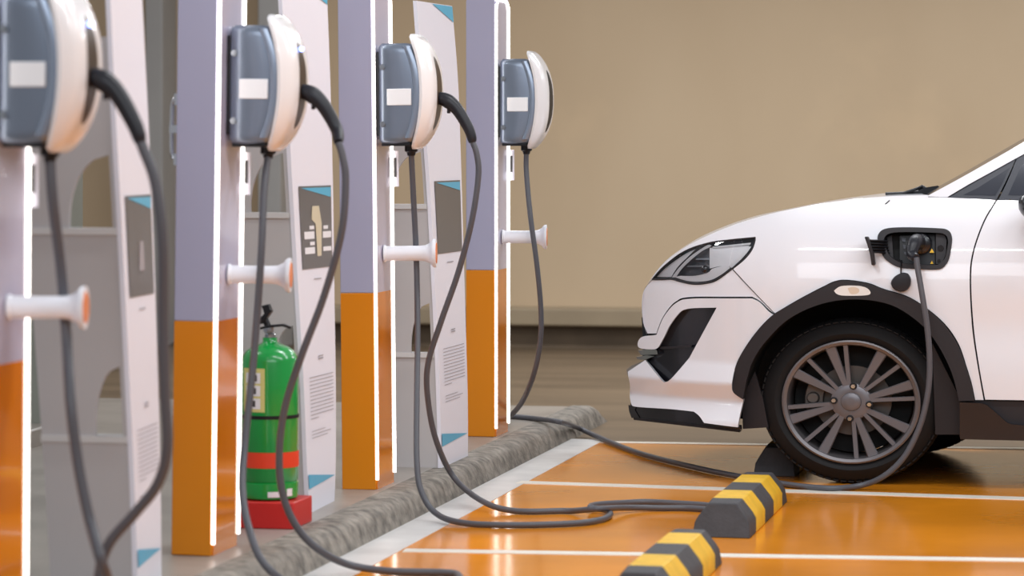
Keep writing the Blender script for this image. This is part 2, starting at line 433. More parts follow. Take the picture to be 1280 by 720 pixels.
def local(i, x, y, z):
    X, Y, t = POST[i]
    return Vector((X, Y + BOXDY[i], KH)) + Matrix.Rotation(t, 3, 'Y') @ Vector((x, y, z))

# ------------------------------------------------------------------ charging cables
def P3(L):
    out = []
    for p in L:
        if isinstance(p, Vector): out.append(p)
        elif len(p) == 4: out.append(atZ(p[0], p[1], p[3]))
        else: out.append(atY(*p))
    return out
CLAB = ['dark grey charging cable hanging from the blurred charger at the left edge',
        'dark grey charging cable hanging in front of the green fire extinguisher',
        'dark grey charging cable from the third charger, looped twice on the orange floor',
        'dark grey charging cable running from the farthest charger over the floor into the white car']
def plug_handle(path_pts, t, i, k=1.0):
    b = BM(); pth = cr(path_pts, 8)
    def rf(u):
        if u < 0.12: return 0.020
        if u < 0.5: return 0.0265 - 0.004 * abs(u - 0.3) / 0.2
        if u < 0.9: return 0.0225 - 0.005 * (u - 0.5) / 0.4
        return 0.0175 - 0.004 * (u - 0.9) / 0.1
    tube(b, pth, 0.02, 16, lambda u: rf(u) * (k + (1 - k) * u)); fixn(b)
    pl = obj('plug', b, M_plug, t, smooth=True, angle=50)
    b = BM(); a, c = Vector(path_pts[1]), Vector(path_pts[2])
    q = a.lerp(c, 0.3) + Vector((-0.012, 0, -0.022)); box(b, q.x + 0.004, q.x + 0.016, q.y - 0.006, q.y + 0.006, q.z - 0.016, q.z + 0.006); obj('latch', b, M_plug, pl, bevel=0.003)
def cable(i, pts, r, handle):
    t = thing('charging_cable', CLAB[i], 'cable', loc=(0, 0, 0), group='charging cables')
    pth = cr(pts, 8); b = BM()
    for p in pth:
        fl = (KH if (p.x < -2.53 and p.y < 14.2) else 0.004) + r
        if p.z < fl: p.z = fl
    o = Vector(pth[0]); base = Vector((o.x, o.y, 0)); t.location = base
    tube(b, [p - base for p in pth], r, 12); obj('cord', b, M_cable, t, smooth=True)
    if handle: plug_handle([Vector(p) - base for p in handle], t, i, 1.3 if i == 3 else 1.0)
    return t
def holstered(i, tail):
    """path of the handle: out of the holster, bending down and outwards"""
    return [local(i, 0.195, 0, 1.395), local(i, 0.235, 0, 1.385), local(i, 0.275, 0, 1.352), local(i, 0.318, 0, 1.28), tail]
Y = POST[0][1]
hd = holstered(0, atY(176, 178, Y))
cable(0, P3([local(0, 0.105, 0, 1.20), (66, 250, Y), (76, 335, Y + 0.045), (83, 420, Y + 0.045), (88, 500, Y - 0.03), (97, 575, Y - 0.04), (112, 650, Y - 0.05), (133, 720, Y - 0.06),
              (165, 800, Y - 0.1, 0.03), (215, 835, 0, 0.015), (260, 850, 0, 0.015), (280, 870, 0, 0.015), (240, 885, 0, 0.015), (170, 850, 0, 0.015), (128, 780, Y + 0.03), (124, 722, Y + 0.03), (136, 680, Y + 0.04), (170, 640, Y + 0.05), (197, 605, Y + 0.05), (209, 560, Y + 0.04),
              (206, 490, Y + 0.03), (204, 400, Y + 0.02), (203, 300, Y), (194, 228, Y), (180, 188, Y), hd[-1]]), 0.0135, hd)
Y = POST[1][1]
hd = holstered(1, atY(423, 178, Y))
cable(1, P3([local(1, 0.105, 0, 1.20), (330, 240, Y), (327, 310, Y - 0.045), (321, 400, Y - 0.05), (315, 470, Y - 0.07), (306, 555, Y - 0.12), (303, 610, Y - 0.2), (311, 660, Y - 0.28), (333, 708, Y - 0.36), (385, 742, 0, 0.015),
              (460, 752, 0, 0.015), (540, 745, 0, 0.015), (572, 730, 0, 0.015), (572, 719, 0, 0.015), (553, 716, 0, 0.015), (500, 715, 0, 0.015), (440, 707, 0, 0.03), (400, 688, Y + 0.1), (372, 660, Y + 0.07), (354, 620, Y + 0.05), (349, 570, Y + 0.04), (356, 510, Y + 0.03), (376, 447, Y + 0.02),
              (405, 370, Y + 0.02), (427, 290, Y), (432, 225, Y), (428, 195, Y), hd[-1]]), 0.0115, hd)
Y = POST[2][1]
hd = holstered(2, atY(591, 178, Y))
cable(2, P3([local(2, 0.105, 0, 1.20), (516.5, 240, Y + 0.03), (520.5, 325, Y + 0.05), (522, 420, Y - 0.02), (521, 500, Y - 0.13), (521, 575, Y - 0.24), (526, 612, Y - 0.28), (543, 640, Y - 0.31), (575, 653, 0, 0.018), (640, 657, 0, 0.013), (715, 655, 0, 0.013), (752, 650, 0, 0.013), (763, 643, 0, 0.013),
              (755, 637, 0, 0.018), (738, 634.5, 0, 0.024), (748, 630.5, 0, 0.02), (800, 628, 0, 0.013), (850, 630, 0, 0.013), (882, 632, 0, 0.013), (893, 634.5, 0, 0.013), (884, 637, 0, 0.013), (850, 635.5, 0, 0.013), (790, 634.5, 0, 0.02), (748, 636, 0, 0.035), (710, 639, 0, 0.014), (660, 640, 0, 0.013), (612, 631, 0, 0.03), (570, 600, Y + 0.25), (546, 553, Y + 0.15),
              (535, 500, Y + 0.08), (535, 455, Y + 0.05), (552, 400, Y + 0.03), (573, 340, Y + 0.02), (590, 275, Y), (598, 220, Y), (596, 193, Y), hd[-1]]), 0.0108, hd)
Y = POST[3][1]

# ------------------------------------------------------------------ information stands
STAND = [  # Y near, Y far, left edge px by row, right edge px by row
    (7.86, 8.19, [(0, 138), (160, 145), (240, 150), (480, 162), (600, 168), (735, 172)], [(0, 178), (160, 186), (240, 190), (480, 198), (600, 201), (735, 202)]),
    (9.76, 10.13, [(-30, 351), (100, 358), (240, 366), (400, 375), (480, 380), (600, 384), (645, 387)], [(-30, 408), (0, 409), (100, 413), (240, 416.5), (400, 418.5), (480, 420), (600, 420), (629, 418)]),
    (11.24, 11.70, [(0, 520.5), (120, 529), (240, 538), (400, 546), (500, 550), (586, 552)], [(5, 565), (100, 573), (240, 577.5), (400, 582), (500, 585), (570, 585)])]
SLAB = ['tall white information board with a narrow dark picture, blurred, beside the nearest post',
        'tall white information board behind the green fire extinguisher, picture of a charger with white captions',
        'tall white information board with a blue bottom triangle, standing between the third and farthest posts']
def interp(T, y):
    if y <= T[0][0]: a, b = T[0], T[1]
    elif y >= T[-1][0]: a, b = T[-2], T[-1]
    else:
        for a, b in zip(T, T[1:]):
            if a[0] <= y <= b[0]: break
    return a[1] + (b[1] - a[1]) * (y - a[0]) / (b[0] - a[0])
def make_stand(i):
    Yn, Yf, EL, ER = STAND[i]; ZT = 1.865
    def edge(Yv, T):
        tab = []
        for py, px in T:
            p = atY(px, py, Yv); tab.append((p.z, p.x))
        tab.sort(); return tab
    tl, tr = edge(Yn, EL), edge(Yf, ER)
    def sm(tab, z): return sum(interp(tab, z + dz) for dz in (-0.1, -0.05, 0, 0.05, 0.1)) / 5
    base = Vector((sm(tl, KH), (Yn + Yf) / 2, KH))
    t = thing('information_stand', SLAB[i], 'information board', base, group='information boards between the posts')
    def B(u, z, off=0.0):
        xl, xr = sm(tl, z), sm(tr, z)
        return Vector((xl + (xr - xl) * u + off, Yn + (Yf - Yn) * u, z)) - base
    b = BM(); nz = 40
    for off in (0.0,):
        rows = [[B(0, z), B(0.5, z), B(1, z), B(1, z, -0.014), B(0.5, z, -0.014), B(0, z, -0.014)] for z in [KH + (ZT - KH) * k / nz for k in range(nz + 1)]]
    ring_loft(b, rows); fixn(b); obj('front_board', b, M_board, t, smooth=True, angle=40)
    W = 0.235
    # end panels with arched openings
    def endpanel(Yv, T, s):
        def mp(x, z): return Vector((sm(T, z) - 0.015 - x, Yv + s, z)) - base
        poly = [(0, KH), (W, KH), (W + 0.02, 0.9), (W + 0.03, 1.612), (0, 1.612)]
        holes = []
        for zb, r, w in ((1.085, 0.20, 0.125), (0.52, 0.19, 0.08), (1.62, 0.06, 0.10)):
            h = []
            n = 14
            for k in range(n + 1):
                a = k / n; h.append((0.012 + w * math.sqrt(max(0, 1 - a ** 2)), zb + 0.006 + r * a))
            h += [(0.012, zb + 0.006)]
            if zb < 1.6: holes.append(h)
        b = sheet(poly, mp, holes, d=0.05, rim=(0, 0.012, 0)); flipto(b, (0, -1, 0))
        b2 = sheet(poly, lambda x, z: mp(x, z) + Vector((0, 0.012, 0)), holes, d=0.05); flipto(b2, (0, 1, 0))
        me = bpy.data.meshes.new('tmp'); b2.to_mesh(me); b2.free(); b.from_mesh(me); bpy.data.meshes.remove(me)
        return raw('end_panel', b, M_side, t)
    endpanel(Yn, tl, 0.004)
    for zz in (0.52, 1.085):
        b = BM(); x0 = sm(tl, zz) - 0.016 - base.x; box(b, x0 - W - 0.01, x0, Yn - base.y - 0.002, Yn - base.y + 0.06, zz - KH - 0.012, zz - KH + 0.006); obj('shelf', b, M_shelf, t)
    fr = lambda u, z: B(u, z, 0.003); 
    def decal(name, poly, m, off=0.0025, parent=None):
        b = sheet(poly, lambda u, z: B(u, z, off), d=0.08); flipto(b, (1, 0, 0)); o = raw(name, b, m, parent or t); return o
    decal('blue_triangle', [(0.02, 0.219), (0.96, 0.182), (0.02, 0.170)], M_blue)
    decal('blue_corner', [(0.42, 1.862), (0.985, 1.862), (0.985, 1.80)], M_blue)
    pz0, pz1 = (0.90, 1.178)
    pic = decal('picture', [(0.13, pz0), (0.93, pz0), (0.93, pz1), (0.13, pz1)], M_pic)
    decal('picture_stripe', [(0.17, pz1 - 0.006), (0.91, pz1 - 0.006), (0.91, pz1 - 0.04)], M_blue, 0.004, pic)
    if i == 1:
        decal('picture_charger', [(0.40, 1.065), (0.43, 1.11), (0.60, 1.11), (0.66, 1.05), (0.63, 0.94), (0.52, 0.94), (0.50, 1.05)], M_icon, 0.004, pic)
        for (u0, u1, z0, z1) in ((0.20, 0.46, 1.0, 1.025), (0.34, 0.46, 1.032, 1.044), (0.68, 0.9, 1.0, 1.022), (0.7, 0.82, 1.03, 1.042), (0.2, 0.46, 0.95, 0.972), (0.34, 0.46, 0.978, 0.99), (0.68, 0.9, 0.955, 0.97)):
            decal('picture_caption', [(u0, z0), (u1, z0), (u1, z1), (u0, z1)], M_iconw, 0.004, pic)
    elif i == 0:
        decal('picture_charger', [(0.45, 0.97), (0.5, 1.05), (0.62, 1.05), (0.62, 0.97)], M_ink, 0.004, pic)
    def bars(L):
        b = BM()
        for u0, u1, z0, z1 in L: sheet([(u0, z0), (u1, z0), (u1, z1), (u0, z1)], lambda u, z: B(u, z, 0.0025), d=0.12, bm=b)
        flipto(b, (1, 0, 0)); raw('text_paragraph', b, M_ink, t)
    bars([(0.42, 0.62, 0.862, 0.866)]); bars([(0.46, 0.6, 0.592, 0.597), (0.46, 0.6, 0.601, 0.605)])
    bars([(0.16, 0.9 if k < 11 else 0.42, 0.535 - k * 0.0125, 0.5375 - k * 0.0125) for k in range(12)])
    bars([(0.18, (0.62, 0.8, 0.7)[k], 0.355 - k * 0.011, 0.3572 - k * 0.011) for k in range(3)])
    return t
for i in range(3): make_stand(i)

# ------------------------------------------------------------------ fire extinguisher on its red base
ex = atY(342, 640, 9.46); EX, EY = ex.x, 9.46
t = thing('extinguisher_base', 'low red box base under the green fire extinguisher', 'base', (EX, EY, KH))
obj('box', box(BM(), -0.125, 0.10, -0.115, 0.105, 0, 0.085), M_red, t, bevel=0.004)
e = thing('fire_extinguisher', 'green fire extinguisher with a red band, standing on a low red base between the posts', 'fire extinguisher', (EX - 0.012, EY, KH + 0.085))
b = BM(); R = 0.092
lathe(b, [(0, R - 0.012), (0.006, R - 0.002), (0.02, R), (0.055, R), (0.058, R - 0.004), (0.062, R), (0.445, R), (0.46, R - 0.004), (0.476, R - 0.014), (0.489, R - 0.032), (0.498, R - 0.054), (0.502, 0.028), (0.505, 0.024), (0.52, 0.023)], (0, 0, 0), (0, 0, 1), 48); fixn(b)
obj('tank', b, M_green, e, smooth=True, angle=50)
b = BM(); lathe(b, [(0.105, R + 0.0015), (0.155, R + 0.0015)], (0, 0, 0), (0, 0, 1), 48); fixn(b); o = obj('band', b, M_redband, e, smooth=True); o['label'] = 'red band'
b = BM(); lathe(b, [(0.262, R + 0.002), (0.273, R + 0.002)], (0, 0, 0), (0, 0, 1), 48); fixn(b); o = obj('strap', b, M_black, e, smooth=True)
b = BM()
lathe(b, [(0.515, 0.017), (0.53, 0.017), (0.535, 0.012), (0.556, 0.012)], (0, 0, 0), (0, 0, 1), 20); cyl(b, (0, 0, 0.54), (0.0, -0.05, 0.545), 0.008, 0.008, 12); fixn(b)
obj('valve', b, M_screw, e, smooth=True)
b = BM(); rows = []
for x, z, w in ((-0.03, 0.545, 0.012), (0.0, 0.552, 0.014), (0.045, 0.556, 0.012), (0.07, 0.548, 0.008)):
    rows.append([(x, -w, z), (x, w, z), (x, w, z + 0.008), (x, -w, z + 0.008)])
ring_loft(b, rows); rows = []
for x, z, w in ((-0.040, 0.560, 0.014), (-0.030, 0.580, 0.016), (-0.016, 0.598, 0.014), (-0.026, 0.622, 0.012)):
    rows.append([(x, -w, z), (x, w, z), (x + 0.024, w, z + 0.006), (x + 0.024, -w, z + 0.006)])
ring_loft(b, rows); cyl(b, (-0.005, 0, 0.552), (-0.022, 0, 0.59), 0.011, 0.011, 12); fixn(b)
obj('lever', b, M_black, e, bevel=0.002)
def wrap(name, a0, a1, z0, z1, m, r, parent):
    b = BM(); n = 12; rows = []
    for z in (z0, z1): rows.append([(r * math.cos(a0 + (a1 - a0) * k / n), r * math.sin(a0 + (a1 - a0) * k / n), z) for k in range(n + 1)])
    A = [[b.verts.new(p) for p in row] for row in rows]
    for k in range(n): b.faces.new((A[0][k], A[0][k + 1], A[1][k + 1], A[1][k])).smooth = True
    return raw(name, b, m, parent)
d2 = math.radians
lb = wrap('paper_label', d2(-138), d2(-84), 0.285, 0.425, M_cream, R + 0.0012, e)
for k in range(3):
    wrap('label_pictogram', d2(-128), d2(-93), 0.295 + k * 0.041, 0.329 + k * 0.041, M_iconw, R + 0.0018, lb)
    wrap('label_pictogram', d2(-115 + k * 4), d2(-104 + k * 2), 0.302 + k * 0.041, 0.322 + k * 0.041, M_inkd, R + 0.0023, lb)
wrap('white_tag', d2(-78), d2(-52), 0.012, 0.03, M_iconw, R + 0.0012, e); wrap('white_tag', d2(-38), d2(-24), 0.014, 0.038, M_iconw, R + 0.0012, e)

# ------------------------------------------------------------------ wheel stops
def wheel_stop(xl, xr, y0, y1, label):
    t = bpy.data.objects
    secs = [(0, 0, 0), (0.15, 0, 0), (0.15, 1, 0), (0.38, 1, 0), (0.38, 0, 0), (0.61, 0, 0), (0.61, 1, 0), (0.85, 1, 0), (0.85, 0, 0), (1.0, 0, 0)]
    L = y1 - y0; w = (xr - xl) / 2; b = BM()
    def sec(y, sh):
        h = 0.115 - sh * 0.012
        return [(-w, y, 0), (-w, y, 0.05), (-w + 0.012, y, h * 0.62), (-w * 0.52, y, h), (w * 0.52, y, h), (w - 0.012, y, h * 0.62), (w, y, 0.05), (w, y, 0)]
    ys = [0.0, 0.15, 0.38, 0.61, 0.85, 1.0]
    for k in range(5):
        ra = sec(ys[k] * L + (0.0), 0); rb = sec(ys[k + 1] * L, 0)
        if k == 0: # sloping near end
            ra = [(x * (1 if z == 0 else 0.94), y + 0.04 * (z / 0.115), z * 0.97) for x, y, z in ra]
        if k == 4:
            rb = [(x * (1 if z == 0 else 0.94), y - 0.04 * (z / 0.115), z * 0.97) for x, y, z in rb]
        ring_loft(b, [ra, rb], cap0=(k == 0), cap1=(k == 4), mi=k % 2)
    bmesh.ops.remove_doubles(b, verts=b.verts[:], dist=1e-5); fixn(b)
    o = obj('wheel_stop', b, [M_blk, M_yel], None, bevel=0.004)
    o.location = ((xl + xr) / 2, y0, 0.003)
    return tag(o, label, 'wheel stop', 'black and yellow wheel stops')
wheel_stop(-1.50, -1.31, 8.40, 9.47, 'black and yellow striped rubber wheel stop cut off by the bottom edge')
wheel_stop(-1.497, -1.302, 10.09, 11.16, 'black and yellow striped rubber wheel stop lying whole in front of the car tyre')
wheel_stop(-1.535, -1.37, 12.0, 13.08, 'dark wheel stop mostly hidden behind the front tyre of the car')

# ------------------------------------------------------------------ car
YS, YC = 11.70, 12.58
XN, XP = -2.10, -1.28
def ysurf(X, Z):
    p = max(0.0, (XP - X) / (XP - XN)); off = 0.42 * min(p, 1.06) ** 2.3
    if X > 1.9: off += 0.30 * ((X - 1.9) / 0.8) ** 2.4
    if Z > 0.72:
        zz = min(Z, 1.10); off += 0.11 * ((zz - 0.72) / 0.38) ** 2
    if Z > 1.10: off += 0.42 * (Z - 1.10) + 0.12 * (Z - 1.1) ** 2
    if Z < 0.5: off += 0.12 * (0.5 - Z) ** 2
    return YS + off
def hit(px, py):
    d = ray(px, py); t0, t1 = 11.45 / d.y, 12.75 / d.y; N = 80; pt = t0
    for i in range(1, N + 1):
        t = t0 + (t1 - t0) * i / N; p = CAM + d * t
        if p.y >= ysurf(p.x, p.z):
            a, c = pt, t
            for _ in range(30):
                m = (a + c) / 2; q = CAM + d * m
                if q.y >= ysurf(q.x, q.z): c = m
                else: a = m
            q = CAM + d * c; return Vector((q.x, q.z))
        pt = t
    q = CAM + d * t1; return Vector((q.x, q.z))
def segs(*L):
    """each segment (list of pixel points) is smoothed on its own and joined to the next"""
    out = []
    for s in L:
        pts = [Vector((p[0], p[1], 0)) for p in s]
        if len(pts) > 2: pts = cr(pts, 5)
        for p in pts:
            if not out or (p - out[-1]).length > 0.2: out.append(p)
    return out
def px2xz(L): return [hit(p[0], p[1]) for p in L]
CARO = Vector((-1.13, YC, 0.0))
def panel(name, xz, m, parent, off=0.0, holes=(), d=0.03, rim=0.014, extra=None, mirror=False, label=None):
    def mp(x, z): return Vector((x, ysurf(x, z) + off + (extra(x, z) if extra else 0), z)) - CARO
    b = sheet(xz, mp, holes, d=d, rim=(0, rim, 0)); flipto(b, (0, -1, 0))
    if mirror:
        b2 = b.copy()
        for v in b2.verts: v.co.y = -v.co.y
        bmesh.ops.reverse_faces(b2, faces=b2.faces[:]); raw(name, b2, m, parent)
    o = raw(name, b, m, parent)
    if label: o['label'] = label
    return o
def body_pt(px, py, off=0.0):
    q = hit(px, py); return Vector((q.x, ysurf(q.x, q.y) + off, q.y))
car = thing('car', 'white hatchback car with black wheel arch cladding, plugged in at its front fender', 'car', CARO)

ARCH_O = [(916, 478), (920, 457), (930, 437), (947, 413), (967, 393), (993, 378), (1015, 366), (1031, 358), (1043, 352.5), (1058, 350.6), (1085, 354.5), (1105, 362), (1136, 372), (1163, 389.5), (1183, 409), (1198, 432), (1207, 457), (1214, 480), (1218, 500)]
ARCH_I = [(929, 499), (934, 474), (942, 450), (958, 426), (987, 398), (1028, 379.5), (1071, 374), (1114, 381), (1149, 403), (1172, 430), (1190, 466), (1199, 501)]
CREST = [(811.5, 353), (827, 331.5), (850, 313), (880, 296.5), (920, 280), (960, 268), (1000, 259.5), (1050, 251), (1107, 245.5), (1160, 243.8)]
SIL = [(801, 370), (812, 351), (830, 327.5), (862.5, 303), (895, 286.5), (939, 271), (985, 261), (1035, 251.5), (1100, 243.5), (1150, 241)]
PORT = [(1097.5, 294), (1106, 286), (1129, 284), (1167, 285), (1184, 287), (1190, 296), (1189, 311), (1185.5, 326), (1178, 335), (1167, 337), (1142, 336), (1124, 334), (1112, 328), (1104, 320), (1098.5, 305)]
port_xz = px2xz(cr([(p[0], p[1], 0) for p in PORT], 4, closed=True))
fender = segs([(916.5, 336.5), (968.5, 391.5)], [(968.5, 391.5), (993, 377), (1015, 365), (1031, 357), (1043, 351.5), (1058, 349.6), (1085, 353.5), (1105, 361), (1136, 371), (1163, 388.5), (1184, 408), (1199, 431), (1208, 457), (1215, 480), (1219, 500)],
              [(1219, 500), (1229.5, 500)], [(1229.5, 500), (1221.5, 455), (1214.8, 407), (1212, 350), (1215.5, 315.5), (1229, 277), (1245, 250)], [(1245, 250), (1183, 246.8), (1160, 246.5)],
              [(1160, 246.5), (1160, 244.5)], CREST[::-1], [(812.5, 352), (815, 348.5)], [(815, 348.5), (830, 332), (855, 313.5), (885, 303), (915, 298.8), (944.5, 296)], [(944.5, 296), (944.5, 301), (940.5, 312.5), (931, 324.5), (916.5, 336.5)])
panel('fender', px2xz(fender), M_paint, car, holes=[port_xz], mirror=True, d=0.025)
UB = segs([(814.5, 350.5), (828, 350.5), (839, 350), (850, 353), (865, 356), (880, 355.5), (895, 351.5), (912, 339.5), (915, 337)], [(915, 337), (967, 391.5)], [(967, 391.5), (961, 387), (950, 376.5), (940, 371)], [(940, 371), (900, 371), (870, 371), (853, 372.5), (846, 376), (839, 381.5), (831, 392), (825.5, 402), (820, 417)], [(820, 417), (809, 417)], [(809, 417), (804, 404), (802, 385), (803, 368), (808, 358), (814.5, 350.5)])
panel('upper_bumper', px2xz(UB), M_paint, car, off=0.006, mirror=True, d=0.02)
def lbx(x, z):   # folded facets along the foot of the lower bumper
    K = ((0.0, -0.035), (0.235, -0.035), (0.318, 0.012), (0.388, -0.026), (0.47, 0.0), (9.0, 0.0))
    for (a, ea), (b_, eb) in zip(K, K[1:]):
        if a <= z <= b_: return ea + (eb - ea) * (z - a) / (b_ - a)
    return 0.0
LB = segs([(853, 374.5), (870, 373), (900, 373), (940, 373)], [(940, 373), (950, 378), (960, 388.5), (967, 393.5)], [(967, 393.5), (947, 413.5), (930, 437.5), (920, 457.5), (916, 478)], [(916, 478), (917, 490), (929, 499)], [(929, 499), (925.5, 520), (924, 533)], [(924, 533), (882, 527.5)], [(882, 527.5), (875, 519), (868, 514)], [(868, 514), (840, 511), (797, 508), (790, 505)], [(790, 505), (787, 494), (788, 480), (786, 464)], [(786, 464), (807, 450)], [(807, 450), (831, 477.5)], [(831, 477.5), (840, 473), (862, 447)], [(862, 447), (896, 384.5)], [(896, 384.5), (870, 385), (858, 386.5), (850, 390.5), (838, 406), (831, 420), (824, 433)], [(824, 433), (818, 436.5), (800, 435), (797.5, 428), (803, 421), (818, 419), (821, 418)], [(821, 418), (826.5, 403), (832, 393), (840, 383), (847, 377.5), (853, 374.5)])
panel('lower_bumper', px2xz(LB), M_paint, car, off=-0.004, mirror=True, d=0.013, rim=0.035, extra=lbx)
PK = segs([(857, 384), (898, 383)], [(898, 383), (862, 449)], [(862, 449), (831, 480)], [(831, 480), (803, 447)], [(803, 447), (800, 438), (822, 434)], [(822, 434), (836, 406), (848, 390), (857, 384)])
pk = panel('fog_pocket', px2xz(PK), M_gloss, car, off=0.028, mirror=True, d=0.03)
PKL = segs([(826, 433.5), (838, 433.5), (864, 431.5)], [(864, 431.5), (863, 434.5)], [(863, 434.5), (838, 436), (824, 436.5)])
panel('pocket_slat', px2xz(PKL), M_clad, pk, off=0.012)
LIP = segs([(788.5, 504), (868, 513), (883, 526.5), (925.5, 532.5)], [(925.5, 532.5), (926, 538.5)], [(926, 538.5), (880, 533), (836, 527.5), (793, 523)], [(793, 523), (789.5, 515), (788.5, 504)])
panel('lip_spoiler', px2xz(LIP), M_gloss, car, off=0.012, mirror=True, d=0.03, rim=0.05, extra=lambda x, z: -0.02)
LIPL = segs([(792, 521.5), (836, 526.5), (925, 537.5)], [(925, 537.5), (925, 540)], [(925, 540), (836, 529.5), (793, 524.5)])
panel('lip_edge', px2xz(LIPL), M_black, car, off=-0.014, rim=0.06)
# chrome and grille bits at the nose
for nm, pp, m, of in (('grille_end', [(800.5, 397), (805, 398), (808, 417), (807, 424), (802, 424)], M_gloss, 0.03),
                      ('chrome_strip', [(797, 438), (815, 436), (821, 438), (822, 443), (801, 444)], M_chrome, 0.004),
                      ('chrome_strip', [(795.5, 446), (808, 444), (818, 445), (806, 450), (797, 449)], M_chrome, -0.004),
                      ('chrome_corner', [(783.5, 462), (790, 457), (806, 450), (800, 456), (789, 463), (788, 469), (785, 470)], M_chrome, -0.008),
                      ('chrome_corner', [(786, 506), (796, 508), (794, 512), (800, 522), (790, 522), (787, 514)], M_gloss, -0.012)):
    panel(nm, px2xz(pp), m, car, off=of, rim=0.03)
# door line, doors and rear quarter (mostly outside the frame)
dl = px2xz(segs([(1247, 250.3), (1231, 277), (1217.5, 315.5), (1214, 350), (1216.8, 407), (1223.5, 455), (1231.5, 499.5)]))
zb, zs2 = dl[0].y, dl[-1].y
panel('front_door', dl + [Vector((0.45, zs2)), Vector((0.47, 0.7)), Vector((0.45, zb - 0.01))], M_paint, car, mirror=True, d=0.05, extra=lambda x, z: 0.012 * math.exp(-((z - 0.62) / 0.12) ** 2))
RA = [(1.78 + 0.40 * math.cos(a), 0.34 + 0.42 * math.sin(a)) for a in [PI - PI * k / 18 for k in range(19)]]
panel('rear_door', [Vector(p) for p in [(0.456, zs2), (0.475, 0.7), (0.456, zb - 0.01), (1.42, zb + 0.01), (1.42, 0.72), (1.36, zs2)]], M_paint, car, mirror=True, d=0.06)
panel('rear_quarter', [Vector(p) for p in [(1.426, zb + 0.01), (1.426, 0.6)] + [q for q in RA if q[1] > 0.52 and q[0] > 1.42] + [(2.2, 0.3), (2.66, 0.34), (2.72, 0.7), (2.66, 1.15), (1.5, zb + 0.03)]], M_paint, car, mirror=True, d=0.06)
# wheel arch cladding
clad = segs([(916, 478), (917, 490), (929, 499)], ARCH_I, [(1199, 501), (1218, 500.5)], ARCH_O[::-1])
mk = segs([(1043, 363), (1052, 357.5), (1072, 357), (1084, 360), (1088.5, 366), (1082, 369), (1055, 369.3), (1046, 367), (1043, 363)])[:-1]
panel('wheel_arch', px2xz(clad), M_clad, car, off=-0.012, mirror=True, d=0.02, rim=0.05, holes=[px2xz(mk)])
mk2 = panel('side_marker', px2xz(mk), M_amber, car, off=-0.012); mk2['label'] = 'clear side marker lamp'
panel('marker_bulb', px2xz(segs([(1060, 360), (1067, 358.5), (1074, 361), (1073, 366), (1064, 367), (1060, 360)])[:-1]), M_bulb, mk2, off=-0.0128, rim=0.001, d=0.01)
# wheel well liner
ain = px2xz(cr([(p[0], p[1], 0) for p in ARCH_I], 5))
b = BM(); A = [b.verts.new(Vector((p.x, ysurf(p.x, p.y) + 0.03, p.y)) - CARO) for p in ain]; B_ = [b.verts.new(Vector((p.x, YS + 0.36, p.y)) - CARO) for p in ain]
for i in range(len(A) - 1): b.faces.new((A[i], A[i + 1], B_[i + 1], B_[i]))
raw('wheel_well', b, M_dark, car)
# dark inner shell behind the panel gaps (stops at the wheel arch)
inner = px2xz(segs([(808, 362), (835, 330), (860, 312), (890, 298), (960, 274), (1050, 256), (1160, 249), (1244, 253)])) + [Vector((2.5, 1.02)), Vector((2.55, 0.42)), Vector((2.2, 0.30)), Vector((-0.6, 0.30))] + ain[::-1] + px2xz([(921, 528), (880, 524), (800, 512), (797, 470), (812, 440), (808, 400)])
panel('inner_shell', inner, M_dark, car, off=0.045, d=0.06, rim=0.01, holes=[px2xz(cr([(p[0], p[1], 0) for p in PORT], 4, closed=True))])
# sill cladding and side skirt
panel('sill', px2xz(segs([(1199, 500.8), (1290, 501.5)], [(1290, 501.5), (1330, 548), (1199.5, 547)])) [:1] + [Vector((1.36, zs2 - 0.004)), Vector((1.36, 0.2))] + px2xz([(1200, 548)]), M_clad, car, off=0.012, mirror=True, d=0.06, rim=0.08)
SK = segs([(1200, 502.5), (1225, 503.5), (1234, 506)], [(1234, 506), (1247, 517), (1258, 527), (1266, 530)], [(1266, 530), (1300, 533)])
skxz = px2xz(SK) + [Vector((1.3, 0.24)), Vector((1.3, 0.185))] + px2xz([(1201, 548.5), (1200, 545)])
panel('side_skirt', skxz, M_gloss, car, off=-0.018, d=0.04, rim=0.06, mirror=True)
panel('splash_guard', px2xz([(925, 500), (941, 466), (951, 500), (958, 536), (926, 538)]), M_clad, car, off=0.06, rim=0.02)
panel('splash_guard', px2xz([(1164, 430), (1199, 500), (1201, 545), (1168, 545)]), M_clad, car, off=0.06, rim=0.02)
# underbody
b = BM(); box(b, -0.72, 1.3, YS + 0.12, 2 * YC - YS - 0.12, 0.2, 0.5); box(b, -1.6, -0.72, YS + 0.40, 2 * YC - YS - 0.40, 0.22, 0.85); box(b, -1.97, -1.55, YS + 0.40, 2 * YC - YS - 0.40, 0.22, 0.7); box(b, 2.2, 2.6, YS + 0.3, 2 * YC - YS - 0.3, 0.3, 0.8); box(b, 1.3, 2.2, YS + 0.38, 2 * YC - YS - 0.38, 0.22, 0.8)
for v in b.verts: v.co -= CARO
obj('underbody', b, M_dark, car)
